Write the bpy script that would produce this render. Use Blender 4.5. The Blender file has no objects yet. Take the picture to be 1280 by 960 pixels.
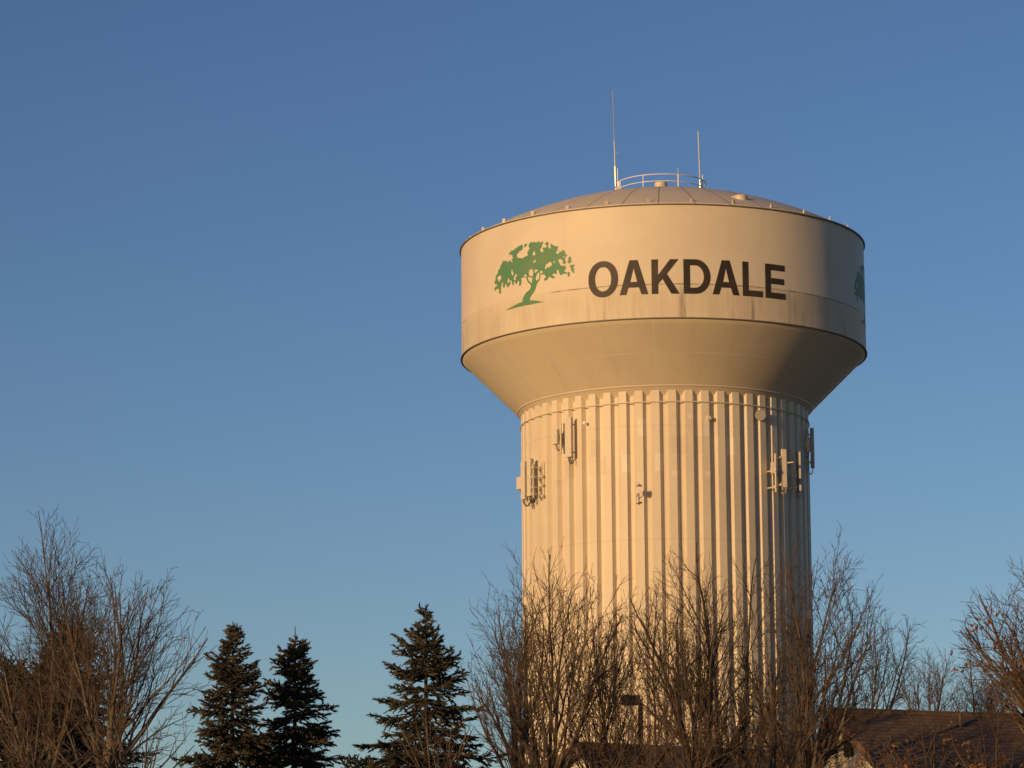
import bpy, math, random
from mathutils import Vector, Matrix
from mathutils.geometry import delaunay_2d_cdt

R_ = math.radians
C = bpy.context.scene.collection
SC = bpy.context.scene

# ------------------------------------------------------------------ camera
F = 4500.0                       # focal length in pixels of a 1280 px wide frame
PITCH, ROLL = R_(10.7227), R_(-0.41325)
EYE = Vector((0, 0, 1.6))
fwd = Vector((0, math.cos(PITCH), math.sin(PITCH)))
r0 = Vector((1, 0, 0)); u0 = Vector((0, -math.sin(PITCH), math.cos(PITCH)))
cr, sr = math.cos(ROLL), math.sin(ROLL)
AX = r0 * cr + u0 * sr
UP = u0 * cr - r0 * sr

def ray(px, py):
    return fwd + AX * ((px - 640) / F) - UP * ((py - 480) / F)

def at(px, py, Y):
    d = ray(px, py)
    return EYE + d * (Y / d.y)

cam_d = bpy.data.cameras.new('camera'); cam = bpy.data.objects.new('camera', cam_d); C.objects.link(cam)
cam_d.sensor_width = 36; cam_d.lens = F / 1280 * 36; cam_d.clip_start = 0.5; cam_d.clip_end = 20000
m = Matrix((AX, UP, -fwd)).transposed().to_4x4(); m.translation = EYE
cam.matrix_world = m
SC.camera = cam

# ------------------------------------------------------------------ helpers
def ground_z(y):
    if y < 20: return 0.0
    if y > 260: return 0.033 * 240
    return 0.033 * (y - 20)

class MB:
    """collects shapes and links them as ONE mesh object"""
    def __init__(s): s.v = []; s.f = []
    def add(s, vs, fs):
        n = len(s.v); s.v.extend([tuple(p) for p in vs]); s.f.extend([tuple(i + n for i in f) for f in fs])
    def box(s, c, d, rot=None):
        x, y, z = d[0] / 2, d[1] / 2, d[2] / 2
        b = min(x, y, z) * 0.18
        # chamfered box: 24 verts
        vs = []; idx = {}
        for sx in (-1, 1):
            for sy in (-1, 1):
                for sz in (-1, 1):
                    for k in range(3):
                        p = [sx * (x - b), sy * (y - b), sz * (z - b)]
                        p[k] = (sx * x, sy * y, sz * z)[k]
                        idx[(sx, sy, sz, k)] = len(vs); vs.append(Vector(p))
        fs = []
        S = (-1, 1)
        for k in range(3):
            a, c2 = [i for i in range(3) if i != k]
            for sg in S:
                q = []
                for (p1, p2) in ((-1, -1), (1, -1), (1, 1), (-1, 1)):
                    t = [0, 0, 0]; t[k] = sg; t[a] = p1; t[c2] = p2
                    q.append(idx[(*t, k)])
                fs.append(q)
        for k in range(3):           # edges along axis k
            a, c2 = [i for i in range(3) if i != k]
            for p1 in S:
                for p2 in S:
                    t0 = [0, 0, 0]; t0[k] = -1; t0[a] = p1; t0[c2] = p2
                    t1 = list(t0); t1[k] = 1
                    fs.append([idx[(*t0, a)], idx[(*t1, a)], idx[(*t1, c2)], idx[(*t0, c2)]])
        for sx in S:
            for sy in S:
                for sz in S:
                    fs.append([idx[(sx, sy, sz, k)] for k in range(3)])
        out = []
        cc = Vector(c)
        for p in vs:
            if rot is not None: p = rot @ p
            out.append(p + cc)
        s.add(out, fs)
    def tube(s, pts, rad, n=6, cap=True):
        pts = [Vector(p) for p in pts]
        if not hasattr(rad, '__len__'): rad = [rad] * len(pts)
        base = len(s.v); k = len(pts)
        d0 = (pts[1] - pts[0]).normalized()
        a = d0.orthogonal().normalized()
        for i in range(k):
            if i == 0: d = d0
            elif i == k - 1: d = (pts[i] - pts[i - 1])
            else: d = (pts[i + 1] - pts[i - 1])
            if d.length < 1e-9: d = d0
            d = d.normalized()
            a = a - d * a.dot(d)
            if a.length < 1e-5: a = d.orthogonal()
            a = a.normalized(); b = d.cross(a)
            for j in range(n):
                t = 2 * math.pi * j / n
                q = pts[i] + (a * math.cos(t) + b * math.sin(t)) * rad[i]
                s.v.append((q.x, q.y, q.z))
        for i in range(k - 1):
            o = base + i * n
            for j in range(n):
                j2 = (j + 1) % n
                s.f.append((o + j, o + j2, o + n + j2, o + n + j))
        if cap:
            s.f.append(tuple(base + j for j in reversed(range(n))))
            s.f.append(tuple(base + (k - 1) * n + j for j in range(n)))
    def lathe(s, prof, n=64, a0=0.0, a1=2 * math.pi, c=(0, 0)):
        full = abs(a1 - a0 - 2 * math.pi) < 1e-6
        m_ = n if full else n + 1
        base = len(s.v)
        for (r, z) in prof:
            for j in range(m_):
                t = a0 + (a1 - a0) * j / n
                s.v.append((c[0] + r * math.sin(t), c[1] - r * math.cos(t), z))
        for i in range(len(prof) - 1):
            for j in range(n):
                j2 = (j + 1) % m_
                s.f.append((base + i * m_ + j, base + i * m_ + j2, base + (i + 1) * m_ + j2, base + (i + 1) * m_ + j))
    def build(s, name, mat, parent=None, smooth=False, angle=None):
        me = bpy.data.meshes.new(name); me.from_pydata(s.v, [], s.f); me.materials.append(mat)
        if smooth or angle is not None:
            me.polygons.foreach_set('use_smooth', [True] * len(me.polygons))
        if angle is not None:
            me.set_sharp_from_angle(angle=R_(angle))
        me.update()
        o = bpy.data.objects.new(name, me); C.objects.link(o)
        if parent is not None: o.parent = parent
        return o

def tag(o, label=None, cat=None, group=None, kind=None):
    if label: o['label'] = label
    if cat: o['category'] = cat
    if group: o['group'] = group
    if kind: o['kind'] = kind
    return o

def thing(name, label, cat, loc=(0, 0, 0), rz=0.0, group=None):
    o = bpy.data.objects.new(name, None); C.objects.link(o)
    o.location = loc; o.rotation_euler = (0, 0, rz); o.empty_display_size = 0.3
    return tag(o, label, cat, group)

# ------------------------------------------------------------------ materials
def mat(name, col, rough=0.6, metal=0.0, spec=0.4):
    m = bpy.data.materials.new(name); m.use_nodes = True
    b = m.node_tree.nodes['Principled BSDF']
    b.inputs['Base Color'].default_value = (*col, 1); b.inputs['Roughness'].default_value = rough
    b.inputs['Metallic'].default_value = metal; b.inputs['Specular IOR Level'].default_value = spec
    return m

class NT:
    def __init__(s, m): s.t = m.node_tree; s.n = s.t.nodes; s.l = s.t.links; s.b = s.n['Principled BSDF']
    def new(s, typ, **kw):
        n = s.n.new(typ)
        for k, v in kw.items(): setattr(n, k, v)
        return n
    def set(s, sock, v):
        if isinstance(v, bpy.types.NodeSocket): s.l.new(v, sock)
        else: sock.default_value = v
    def math(s, op, a, b=0.0, c=None, clamp=False):
        n = s.new('ShaderNodeMath', operation=op, use_clamp=clamp)
        s.set(n.inputs[0], a); s.set(n.inputs[1], b)
        if c is not None: s.set(n.inputs[2], c)
        return n.outputs[0]
    def ramp(s, v, lo, hi, a=0.0, b=1.0):
        n = s.new('ShaderNodeMapRange'); n.clamp = True; n.interpolation_type = 'SMOOTHSTEP'
        s.set(n.inputs['Value'], v); s.set(n.inputs['From Min'], lo); s.set(n.inputs['From Max'], hi)
        s.set(n.inputs['To Min'], a); s.set(n.inputs['To Max'], b)
        return n.outputs['Result']
    def noise(s, vec, scale=1.0, detail=3.0, rough=0.5):
        n = s.new('ShaderNodeTexNoise'); s.l.new(vec, n.inputs['Vector'])
        n.inputs['Scale'].default_value = scale; n.inputs['Detail'].default_value = detail
        n.inputs['Roughness'].default_value = rough
        return n.outputs['Fac']
    def mix(s, fac, a, b, blend='MIX'):
        n = s.new('ShaderNodeMix', data_type='RGBA', blend_type=blend)
        s.set(n.inputs[0], fac)
        s.set(n.inputs[6], a if isinstance(a, bpy.types.NodeSocket) else (*a, 1))
        s.set(n.inputs[7], b if isinstance(b, bpy.types.NodeSocket) else (*b, 1))
        return n.outputs[2]
    def cyl(s):
        tc = s.new('ShaderNodeTexCoord'); sp = s.new('ShaderNodeSeparateXYZ'); s.l.new(tc.outputs['Object'], sp.inputs[0])
        ang = s.math('ARCTAN2', sp.outputs[0], s.math('MULTIPLY', sp.outputs[1], -1.0))
        return tc.outputs['Object'], ang, sp.outputs[2]
    def vec(s, x, y, z):
        n = s.new('ShaderNodeCombineXYZ'); s.set(n.inputs[0], x); s.set(n.inputs[1], y); s.set(n.inputs[2], z)
        return n.outputs[0]

# tower levels (z relative to the tower's own base)
TX, TY = 8.415, 195.97
TB = ground_z(TY)
RT = 11.2
Z_RIM = 46.20 - TB; Z_BOT = 40.07 - TB; Z_HOOP = 36.20 - TB
Z_SEAM = Z_RIM - 4.32
PAINT = (0.66, 0.575, 0.43)
DIRT = (0.13, 0.105, 0.08)

def paint_mat(name, kind):
    m = mat(name, PAINT, 0.55, 0, 0.3); t = NT(m)
    obj, ang, z = t.cyl()
    arc = t.math('MULTIPLY', ang, RT)
    # broad unevenness
    broad = t.noise(obj, 0.35, 4, 0.6)
    col = t.mix(t.ramp(broad, 0.35, 0.7, 0, 1), PAINT, (0.62, 0.53, 0.405))
    if kind == 'tank':
        # vertical dirt streaks below the weld seam
        st = t.noise(t.vec(t.math('MULTIPLY', arc, 2.2), 3.0, t.math('MULTIPLY', z, 0.22)), 1.0, 4, 0.65)
        st2 = t.noise(t.vec(t.math('MULTIPLY', arc, 0.45), 9.0, t.math('MULTIPLY', z, 0.08)), 1.0, 2, 0.5)
        below = t.ramp(z, Z_SEAM + 0.15, Z_SEAM - 0.1, 0.0, 1.0)
        low = t.ramp(z, Z_SEAM + 0.9, Z_BOT + 0.2, 0.25, 1.0)
        f = t.math('MULTIPLY', t.ramp(st, 0.5, 0.78), t.ramp(st2, 0.4, 0.7, 0.15, 1.0))
        f = t.math('MULTIPLY', t.math('MULTIPLY', f, low), t.math('ADD', t.math('MULTIPLY', below, 0.7), 0.12))
        col = t.mix(t.math('MULTIPLY', f, 0.95, clamp=True), col, DIRT)
        # faint all-over grime on the lower course
        mot = t.noise(t.vec(t.math('MULTIPLY', arc, 1.3), 5.0, t.math('MULTIPLY', z, 0.16)), 1.0, 5, 0.7)
        col = t.mix(t.math('MULTIPLY', t.ramp(z, Z_SEAM + 0.1, Z_SEAM - 0.9, 0.0, 1.0), t.ramp(mot, 0.35, 0.75, 0.02, 0.34)), col, (0.34, 0.27, 0.19))
        col = t.mix(t.ramp(mot, 0.52, 0.8, 0.0, 0.22), col, (0.40, 0.33, 0.25))
        # a few long stains
        for (a, w, zl, zh, s_) in ((0.05, 0.022, Z_BOT, Z_SEAM + 0.5, .6), (0.062, 0.007, Z_BOT, Z_SEAM - .3, .6), (0.392, 0.012, Z_BOT, Z_SEAM + .1, .7), (0.60, 0.02, Z_BOT, Z_SEAM + .9, .35),
                                   (0.87, 0.06, Z_BOT, Z_RIM - .1, .12), (1.02, .03, Z_BOT, Z_SEAM, .35), (-1.43, .05, Z_BOT, Z_SEAM, .55), (-.32, .015, Z_BOT, Z_SEAM, .35)):
            wob = t.math('MULTIPLY', t.math('SUBTRACT', t.noise(t.vec(0.0, a * 50, z), 1.6, 3), 0.5), w * .6)
            d = t.math('ABSOLUTE', t.math('SUBTRACT', t.math('ADD', ang, wob), a))
            k = t.math('MULTIPLY', t.ramp(d, w, 0.0), t.math('MULTIPLY', t.ramp(z, zh, zh - 1.5, 0, 1), t.ramp(st, 0.3, 0.65, 0.25, 1)))
            col = t.mix(t.math('MULTIPLY', k, s_, clamp=True), col, DIRT)
        # grime caught along the horizontal weld
        d = t.math('ABSOLUTE', t.math('SUBTRACT', z, Z_SEAM))
        br = t.noise(t.vec(t.math('MULTIPLY', arc, 0.9), 1.0, 1.0), 1.0, 3, 0.7)
        k = t.math('MULTIPLY', t.ramp(d, 0.045, 0.015), t.math('MULTIPLY', t.ramp(br, 0.3, 0.62, 0.15, 0.8), t.math('MAXIMUM', t.ramp(ang, -0.72, -0.5), t.ramp(ang, -1.3, -1.42))))
        col = t.mix(k, col, DIRT)
        # vertical plate seams
        seam = t.math('PINGPONG', t.math('ADD', ang, 0.16), R_(15))
        k = t.math('MULTIPLY', t.ramp(seam, 0.0035, 0.0005), t.noise(t.vec(ang, 0.0, z), 0.9, 3))
        col = t.mix(t.math('MULTIPLY', k, 0.45), col, (0.72, 0.63, 0.5))
    if kind == 'cone':
        st = t.noise(t.vec(t.math('MULTIPLY', arc, 1.2), 3.0, t.math('MULTIPLY', z, 0.3)), 1.0, 4, 0.65)
        col = t.mix(t.ramp(st, 0.5, 0.85, 0, 0.35), col, (0.42, 0.35, 0.26))
        seam = t.math('PINGPONG', t.math('ADD', ang, 0.09), R_(15))
        k = t.math('MULTIPLY', t.ramp(seam, 0.006, 0.001), t.noise(t.vec(ang, 0.0, z), 0.9, 3))
        col = t.mix(t.math('MULTIPLY', k, 0.7), col, (0.74, 0.65, 0.52))
        d = t.math('ABSOLUTE', t.math('SUBTRACT', z, Z_BOT - 1.55))
        k = t.math('MULTIPLY', t.ramp(d, 0.04, 0.01), t.ramp(broad, 0.45, 0.6))
        col = t.mix(t.math('MULTIPLY', k, 0.6), col, (0.74, 0.65, 0.52))
    if kind == 'column':
        # touched-up patches, each on one flute
        fl = t.math('FLOOR', t.math('MULTIPLY', t.math('ADD', ang, 0.0), 112 / (2 * math.pi)))
        zi = t.math('FLOOR', t.math('MULTIPLY', z, 1.05))
        wn = t.new('ShaderNodeTexWhiteNoise', noise_dimensions='3D')
        t.l.new(t.vec(fl, zi, 4.0), wn.inputs['Vector'])
        band = t.math('MULTIPLY', t.ramp(z, 26.2, 26.6), t.ramp(z, 29.9, 29.5))
        k = t.math('MULTIPLY', t.math('GREATER_THAN', wn.outputs['Value'], 0.92), band)
        col = t.mix(t.math('MULTIPLY', k, 0.8), col, (0.74, 0.665, 0.53))
        k = t.math('MULTIPLY', t.math('LESS_THAN', wn.outputs['Value'], 0.06), band)
        col = t.mix(t.math('MULTIPLY', k, 0.35), col, (0.5, 0.42, 0.32))
        st = t.noise(t.vec(t.math('MULTIPLY', arc, 2.5), 3.0, t.math('MULTIPLY', z, 0.12)), 1.0, 3, 0.6)
        col = t.mix(t.ramp(st, 0.55, 0.85, 0, 0.3), col, (0.45, 0.37, 0.27))
        # horizontal plate joints
        jz = t.math('PINGPONG', t.math('ADD', z, 1.35), 3.05)
        col = t.mix(t.math('MULTIPLY', t.ramp(jz, 0.03, 0.008), 0.25), col, (0.3, 0.24, 0.17))
    if kind == 'roof':
        seam = t.math('PINGPONG', t.math('ADD', ang, R_(3.2)), R_(5.0))
        rr = t.new('ShaderNodeVectorMath', operation='LENGTH')
        sp = t.new('ShaderNodeSeparateXYZ'); t.l.new(obj, sp.inputs[0])
        t.l.new(t.vec(sp.outputs[0], sp.outputs[1], 0.0), rr.inputs[0])
        d = t.math('MULTIPLY', seam, rr.outputs['Value'])
        col = t.mix(t.math('MULTIPLY', t.ramp(d, 0.06, 0.02), 0.55), t.mix(0.3, col, (0.58, 0.56, 0.53)), (0.10, 0.085, 0.07))
    t.l.new(col, t.b.inputs['Base Color'])
    bm = t.new('ShaderNodeBump'); bm.inputs['Strength'].default_value = 0.12; bm.inputs['Distance'].default_value = 0.05
    t.l.new(t.noise(obj, 0.8, 3), bm.inputs['Height']); t.l.new(bm.outputs[0], t.b.inputs['Normal'])
    return m

M = {}
M['tank'] = paint_mat('tank_paint', 'tank'); M['cone'] = paint_mat('bowl_paint', 'cone')
M['column'] = paint_mat('column_paint', 'column'); M['roof'] = paint_mat('roof_paint', 'roof')
M['trim'] = mat('trim_paint', (0.60, 0.52, 0.40), 0.5)
M['dark_trim'] = mat('drip_edge', (0.15, 0.12, 0.09), 0.6)

def worn(name, col, rust, lo, hi, scale=1.5, rough=0.6):
    m = mat(name, col, rough); t = NT(m); tc = t.new('ShaderNodeTexCoord')
    n = t.noise(tc.outputs['Object'], scale, 5, 0.65)
    t.l.new(t.mix(t.ramp(n, lo, hi), col, rust), t.b.inputs['Base Color'])
    return m
M['letter'] = worn('letter_paint', (0.032, 0.024, 0.014), (0.065, 0.05, 0.034), 0.4, 0.75, 0.6)
M['green'] = worn('emblem_paint', (0.088, 0.235, 0.115), (0.14, 0.24, 0.11), 0.4, 0.7, 0.7)
M['galv'] = mat('galvanised_steel', (0.52, 0.50, 0.47), 0.42, 0.7)
M['rail'] = mat('rail_paint', (0.70, 0.66, 0.60), 0.4)
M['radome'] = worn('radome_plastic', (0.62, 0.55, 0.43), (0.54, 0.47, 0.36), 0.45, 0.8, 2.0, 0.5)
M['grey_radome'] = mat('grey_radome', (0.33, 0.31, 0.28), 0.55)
M['dish'] = mat('dish_plastic', (0.60, 0.53, 0.42), 0.5)
M['white'] = mat('white_fibreglass', (0.72, 0.74, 0.76), 0.4)
M['pale_rod'] = mat('weathered_fibreglass', (0.46, 0.49, 0.52), 0.5)
M['cable'] = mat('black_cable', (0.03, 0.028, 0.025), 0.6)
M['bark'] = None

def bark(name, a, b, scale=6):
    m = mat(name, a, 0.85, 0, 0.2); t = NT(m); tc = t.new('ShaderNodeTexCoord')
    mp = t.new('ShaderNodeMapping'); mp.inputs['Scale'].default_value = (1, 1, 0.25); t.l.new(tc.outputs['Object'], mp.inputs[0])
    n = t.noise(mp.outputs[0], scale, 5, 0.6)
    t.l.new(t.mix(t.ramp(n, 0.35, 0.7), a, b), t.b.inputs['Base Color'])
    bm = t.new('ShaderNodeBump'); bm.inputs['Strength'].default_value = 0.5; bm.inputs['Distance'].default_value = 0.02
    t.l.new(n, bm.inputs['Height']); t.l.new(bm.outputs[0], t.b.inputs['Normal'])
    return m
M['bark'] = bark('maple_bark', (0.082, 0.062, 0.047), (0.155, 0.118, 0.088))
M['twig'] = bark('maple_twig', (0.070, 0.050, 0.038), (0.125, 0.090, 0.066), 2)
M['bark_shaded'] = bark('shaded_dark_bark', (0.052, 0.040, 0.031), (0.095, 0.073, 0.056))  # dark bark, with the shadow on the middle trunks put into its colour
M['twig_shaded'] = bark('shaded_dark_twig', (0.046, 0.034, 0.026), (0.085, 0.061, 0.045), 2)  # matching twigs, their colour lowered for the same shadow
M['twig_red'] = bark('brown_twig', (0.075, 0.048, 0.034), (0.135, 0.085, 0.057), 2)

def leafy(name, a, b, scale):
    m = mat(name, a, 0.7, 0, 0.25); t = NT(m); tc = t.new('ShaderNodeTexCoord')
    n = t.noise(tc.outputs['Object'], scale, 3, 0.6)
    t.l.new(t.mix(t.ramp(n, 0.35, 0.68), a, b), t.b.inputs['Base Color'])
    return m
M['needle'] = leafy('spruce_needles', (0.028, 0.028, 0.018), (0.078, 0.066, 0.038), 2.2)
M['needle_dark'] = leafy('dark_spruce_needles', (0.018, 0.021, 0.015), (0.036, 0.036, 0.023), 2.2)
M['oak_leaf'] = leafy('dead_oak_leaves', (0.20, 0.095, 0.042), (0.30, 0.16, 0.08), 3)

# ------------------------------------------------------------------ water tower
tower = thing('water_tower', 'cream painted water tower on a fluted column with OAKDALE lettering and green tree emblem', 'water tower', (TX, TY, TB))

def to_cyl(px, py, r=RT):
    """a mark on the photo -> (angle, height) on the tank wall, in the tower's own coordinates"""
    d = ray(px, py); ox, oy = EYE.x - TX, EYE.y - TY
    a = d.x ** 2 + d.y ** 2; b = 2 * (ox * d.x + oy * d.y); c = ox * ox + oy * oy - r * r
    t = (-b - math.sqrt(b * b - 4 * a * c)) / (2 * a)
    p = EYE + d * t
    return math.atan2(p.x - TX, -(p.y - TY)), p.z - TB

# fluted column
NF = 56; RO, RI = 7.93, 7.68
mb = MB(); ring = []
pitch = 2 * math.pi / NF; ph0 = R_(0.6)
for i in range(NF):
    a = ph0 + i * pitch
    for (fa, r) in ((-0.235, RO), (0.235, RO), (0.382, RI), (0.618, RI)):
        ring.append((a + fa * pitch, r))
zs = [-0.3, 3, 8, 13, 18, 23, 28, Z_BOT - 2.2]
n = len(ring)
for z in zs:
    for (a, r) in ring: mb.v.append((r * math.sin(a), -r * math.cos(a), z))
for k in range(len(zs) - 1):
    for j in range(n):
        j2 = (j + 1) % n
        mb.f.append((k * n + j, k * n + j2, (k + 1) * n + j2, (k + 1) * n + j))
mb.build('column', M['column'], tower)

mb = MB(); mb.lathe([(7.45, Z_BOT - 3.72), (8.13, Z_BOT - 3.03), (8.4, Z_BOT - 2.77), (10.9, Z_BOT - 0.28), (11.14, Z_BOT - 0.07), (11.17, Z_BOT)], 256)
mb.build('bowl', M['cone'], tower, smooth=True)
mb = MB(); mb.lathe([(8.10, Z_BOT - 3.07), (8.16, Z_BOT - 3.045), (8.175, Z_BOT - 3.00), (8.15, Z_BOT - 2.98)], 192)
mb.build('weld_ring', M['trim'], tower, smooth=True)
mb = MB(); mb.lathe([(11.19, Z_BOT - 0.002), (RT, Z_BOT + 0.05), (RT, Z_SEAM - 0.02), (RT + 0.008, Z_SEAM), (RT, Z_SEAM + 0.02), (RT, Z_RIM - 0.05), (RT, Z_RIM)], 256)
mb.build('tank_wall', M['tank'], tower, angle=30)
mb = MB(); mb.lathe([(11.16, Z_BOT - 0.045), (11.255, Z_BOT - 0.04), (11.255, Z_BOT + 0.015), (11.19, Z_BOT + 0.022)], 256)
mb.build('drip_ring', M['dark_trim'], tower, angle=30)
H = 3.06
def dome_z(r): return Z_RIM + 0.03 + H * (1 - (r / RT) ** 2)
mb = MB(); mb.lathe([(RT - 0.01, Z_RIM - 0.01), (RT + 0.05, Z_RIM), (RT + 0.05, Z_RIM + 0.05)] + [(RT * (1 - k / 24), dome_z(RT * (1 - k / 24))) for k in range(0, 24)] + [(0.01, dome_z(0))], 216)
roof = mb.build('roof', M['roof'], tower, angle=35)
mb = MB(); mb.lathe([(RT + 0.002, Z_RIM - 0.055), (RT + 0.085, Z_RIM - 0.05), (RT + 0.085, Z_RIM + 0.005), (RT + 0.045, Z_RIM + 0.008)], 256)
mb.build('roof_edge', M['dark_trim'], tower, angle=30)
# lifting lugs round the rim of the roof
lug = None
for k in range(30):
    a = R_(-5.8 + 12 * k)
    if math.cos(a) < -0.35: continue
    if lug is None:
        b = MB(); b.box((0, 0, 0.09), (0.17, 0.05, 0.24)); b.box((0, 0.04, 0.03), (0.1, 0.14, 0.10))
        lug = b.build('lifting_lug', M['trim'], tower); o = lug
    else:
        o = lug.copy(); C.objects.link(o); o.parent = tower
    r = 0.972 * RT
    o.location = (r * math.sin(a), -r * math.cos(a), dome_z(r) - 0.02); o.rotation_euler = (0, 0, a + 0.5)
# hoop (conduit ring) at the top of the column
mb = MB(); mb.tube([((RO + .045) * math.sin(2 * math.pi * k / 160), -(RO + .045) * math.cos(2 * math.pi * k / 160), Z_HOOP) for k in range(161)], 0.03, 8, cap=False)
mb.build('conduit_ring', M['trim'], tower, smooth=True)
# roof vent, hatch
mb = MB(); mb.lathe([(0.27, dome_z(0) - .03), (0.27, dome_z(0) + .42), (0.35, dome_z(0) + .42), (0.36, dome_z(0) + .46), (0.36, dome_z(0) + .78), (0.33, dome_z(0) + .83), (0.01, dome_z(0) + .87)], 32)
mb.build('roof_vent', M['trim'], tower, angle=30)
ha = R_(24.0); hr = 9.55
mb = MB(); hz = dome_z(hr)
mb.lathe([(0.36, hz - .18), (0.34, hz + .04), (0.38, hz + .05), (0.38, hz + .11), (0.34, hz + .14), (0.01, hz + .16)], 28, c=(hr * math.sin(ha), -hr * math.cos(ha)))
ht = mb.build('roof_hatch', M['trim'], tower, angle=30)
mb = MB(); mb.box((hr * math.sin(ha) - 0.42, -hr * math.cos(ha), hz + .05), (0.14, 0.2, 0.1)); mb.build('hinge', M['trim'], ht)
# railing
RR = 2.50; zr = dome_z(RR)
mb = MB()
for dz, rr in ((0.86, 0.032), (0.47, 0.028)):
    mb.tube([(RR * math.sin(2 * math.pi * k / 96), -RR * math.cos(2 * math.pi * k / 96), zr + dz) for k in range(97)], rr, 8, cap=False)
rl = mb.build('railing', M['rail'], tower, smooth=True)
for k in range(8):
    a = R_(-25.5 + 45.5 * k)
    b = MB(); w = 0.075 if k == 1 else 0.05
    b.box((RR * math.sin(a), -RR * math.cos(a), zr + 0.41), (w, w, 0.92))
    if k == 1: b.tube([(RR * math.sin(a), -RR * math.cos(a), zr + .85), (RR * math.sin(a), -RR * math.cos(a), zr + 1.24)], 0.014, 5)
    b.build('post', M['rail'], rl)

# ---- painted marks wrapped round the tank
def inside(p, loops):
    x, y = p; c = False
    for L in loops:
        n = len(L); j = n - 1
        for i in range(n):
            xi, yi = L[i]; xj, yj = L[j]
            if (yi > y) != (yj > y) and x < (xj - xi) * (y - yi) / (yj - yi) + xi: c = not c
            j = i
    return c

def wrapped(name, loops, material, parent, da=0.0, step=0.13, off=0.010):
    """loops in metres on the unrolled wall (arc, z) -> a thin paint film on the wall"""
    vs, es = [], []
    for L in loops:
        b = len(vs); k = len(L)
        vs += [Vector(p) for p in L]; es += [(b + i, b + (i + 1) % k) for i in range(k)]
    x0 = min(v.x for v in vs); x1 = max(v.x for v in vs); y0 = min(v.y for v in vs); y1 = max(v.y for v in vs)
    i = 1
    while x0 + i * step < x1:
        j = 1
        while y0 + j * step * 2 < y1:
            p = (x0 + i * step, y0 + j * step * 2 + 0.013 * (i % 3))
            if inside(p, loops): vs.append(Vector(p))
            j += 1
        i += 1
    ov, oe, of, *_ = delaunay_2d_cdt(vs, es, [], 0, 1e-5)
    mb = MB()
    for v in ov:
        a = v.x / RT + da
        mb.v.append(((RT + off) * math.sin(a), -(RT + off) * math.cos(a), v.y))
    for f in of:
        c = (sum(ov[i].x for i in f) / len(f), sum(ov[i].y for i in f) / len(f))
        if inside(c, loops): mb.f.append(tuple(f))
    return mb.build(name, material, parent, smooth=True)

def zoom_pt(X, Y):
    a, z = to_cyl(600 + X / 9.143, 290 + Y / 9.143)
    return (a * RT, z)
outline = [(285,890),(345,866),(400,835),(440,815),(485,800),(490,765),(505,725),(530,690),(560,668),(578,640),(582,615),(575,598),(550,578),(535,548),(532,520),
 (500,520),(472,528),(476,560),(470,600),(455,622),(445,602),(450,572),(438,553),(425,582),(420,600),(405,590),(400,560),(386,580),(388,605),(375,612),(365,582),(358,545),
 (345,570),(350,600),(335,610),(325,635),(310,630),(305,600),(290,595),(285,630),(268,638),(262,615),(268,585),(255,572),(248,600),(240,640),(243,690),(228,712),(218,695),(222,670),
 (207,640),(200,660),(188,650),(180,675),(165,660),(170,630),(185,625),(200,608),(186,595),(175,600),(165,570),(180,550),(178,520),(190,490),(205,470),(212,430),(225,425),(235,390),
 (250,360),(270,325),(285,336),(298,320),(312,346),(330,332),(345,325),(360,342),(378,345),(372,332),(358,320),(375,302),(380,285),(362,278),(376,266),(350,258),(325,262),(340,246),(330,235),
 (350,228),(360,210),(380,212),(395,200),(400,183),(415,190),(430,170),(450,160),(475,143),(492,155),(490,180),(478,210),(455,215),(440,240),(425,250),(420,270),(435,300),(460,295),
 (480,305),(500,290),(530,275),(550,265),(540,235),(555,210),(568,190),(555,160),(560,140),(580,112),(600,120),(625,112),(645,122),(660,108),(680,115),(705,118),(718,102),(722,130),
 (708,150),(705,172),(690,190),(687,215),(710,235),(723,225),(726,205),(714,190),(730,175),(750,182),(762,165),(753,146),(738,135),(755,122),(768,108),(777,122),(795,130),(780,145),
 (776,160),(785,180),(800,192),(810,175),(805,150),(815,133),(835,150),(860,160),(875,170),(890,155),(893,180),(880,198),(898,209),(872,216),(870,240),(885,252),(910,240),(902,222),
 (930,224),(945,210),(938,192),(955,205),(980,235),(975,255),(1005,262),(988,275),(970,310),(985,340),(970,370),(945,360),(948,330),(930,310),(905,310),(890,325),(905,345),(918,380),
 (950,385),(980,390),(985,410),(970,430),(965,460),(985,455),(1000,470),(985,476),(960,476),(945,482),(935,492),(915,488),(905,465),(900,440),(885,430),(875,450),(880,480),(865,482),
 (850,470),(835,480),(828,500),(860,512),(850,525),(825,532),(800,510),(785,520),(770,545),(745,558),(730,550),(740,525),(755,510),(740,500),(742,484),(692,486),(690,520),(680,555),(655,585),
 (645,620),(630,665),(600,710),(575,745),(572,785),(600,780),(640,785),(690,792),(735,800),(660,812),(600,825),(520,840),(440,858),(345,886)]
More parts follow.
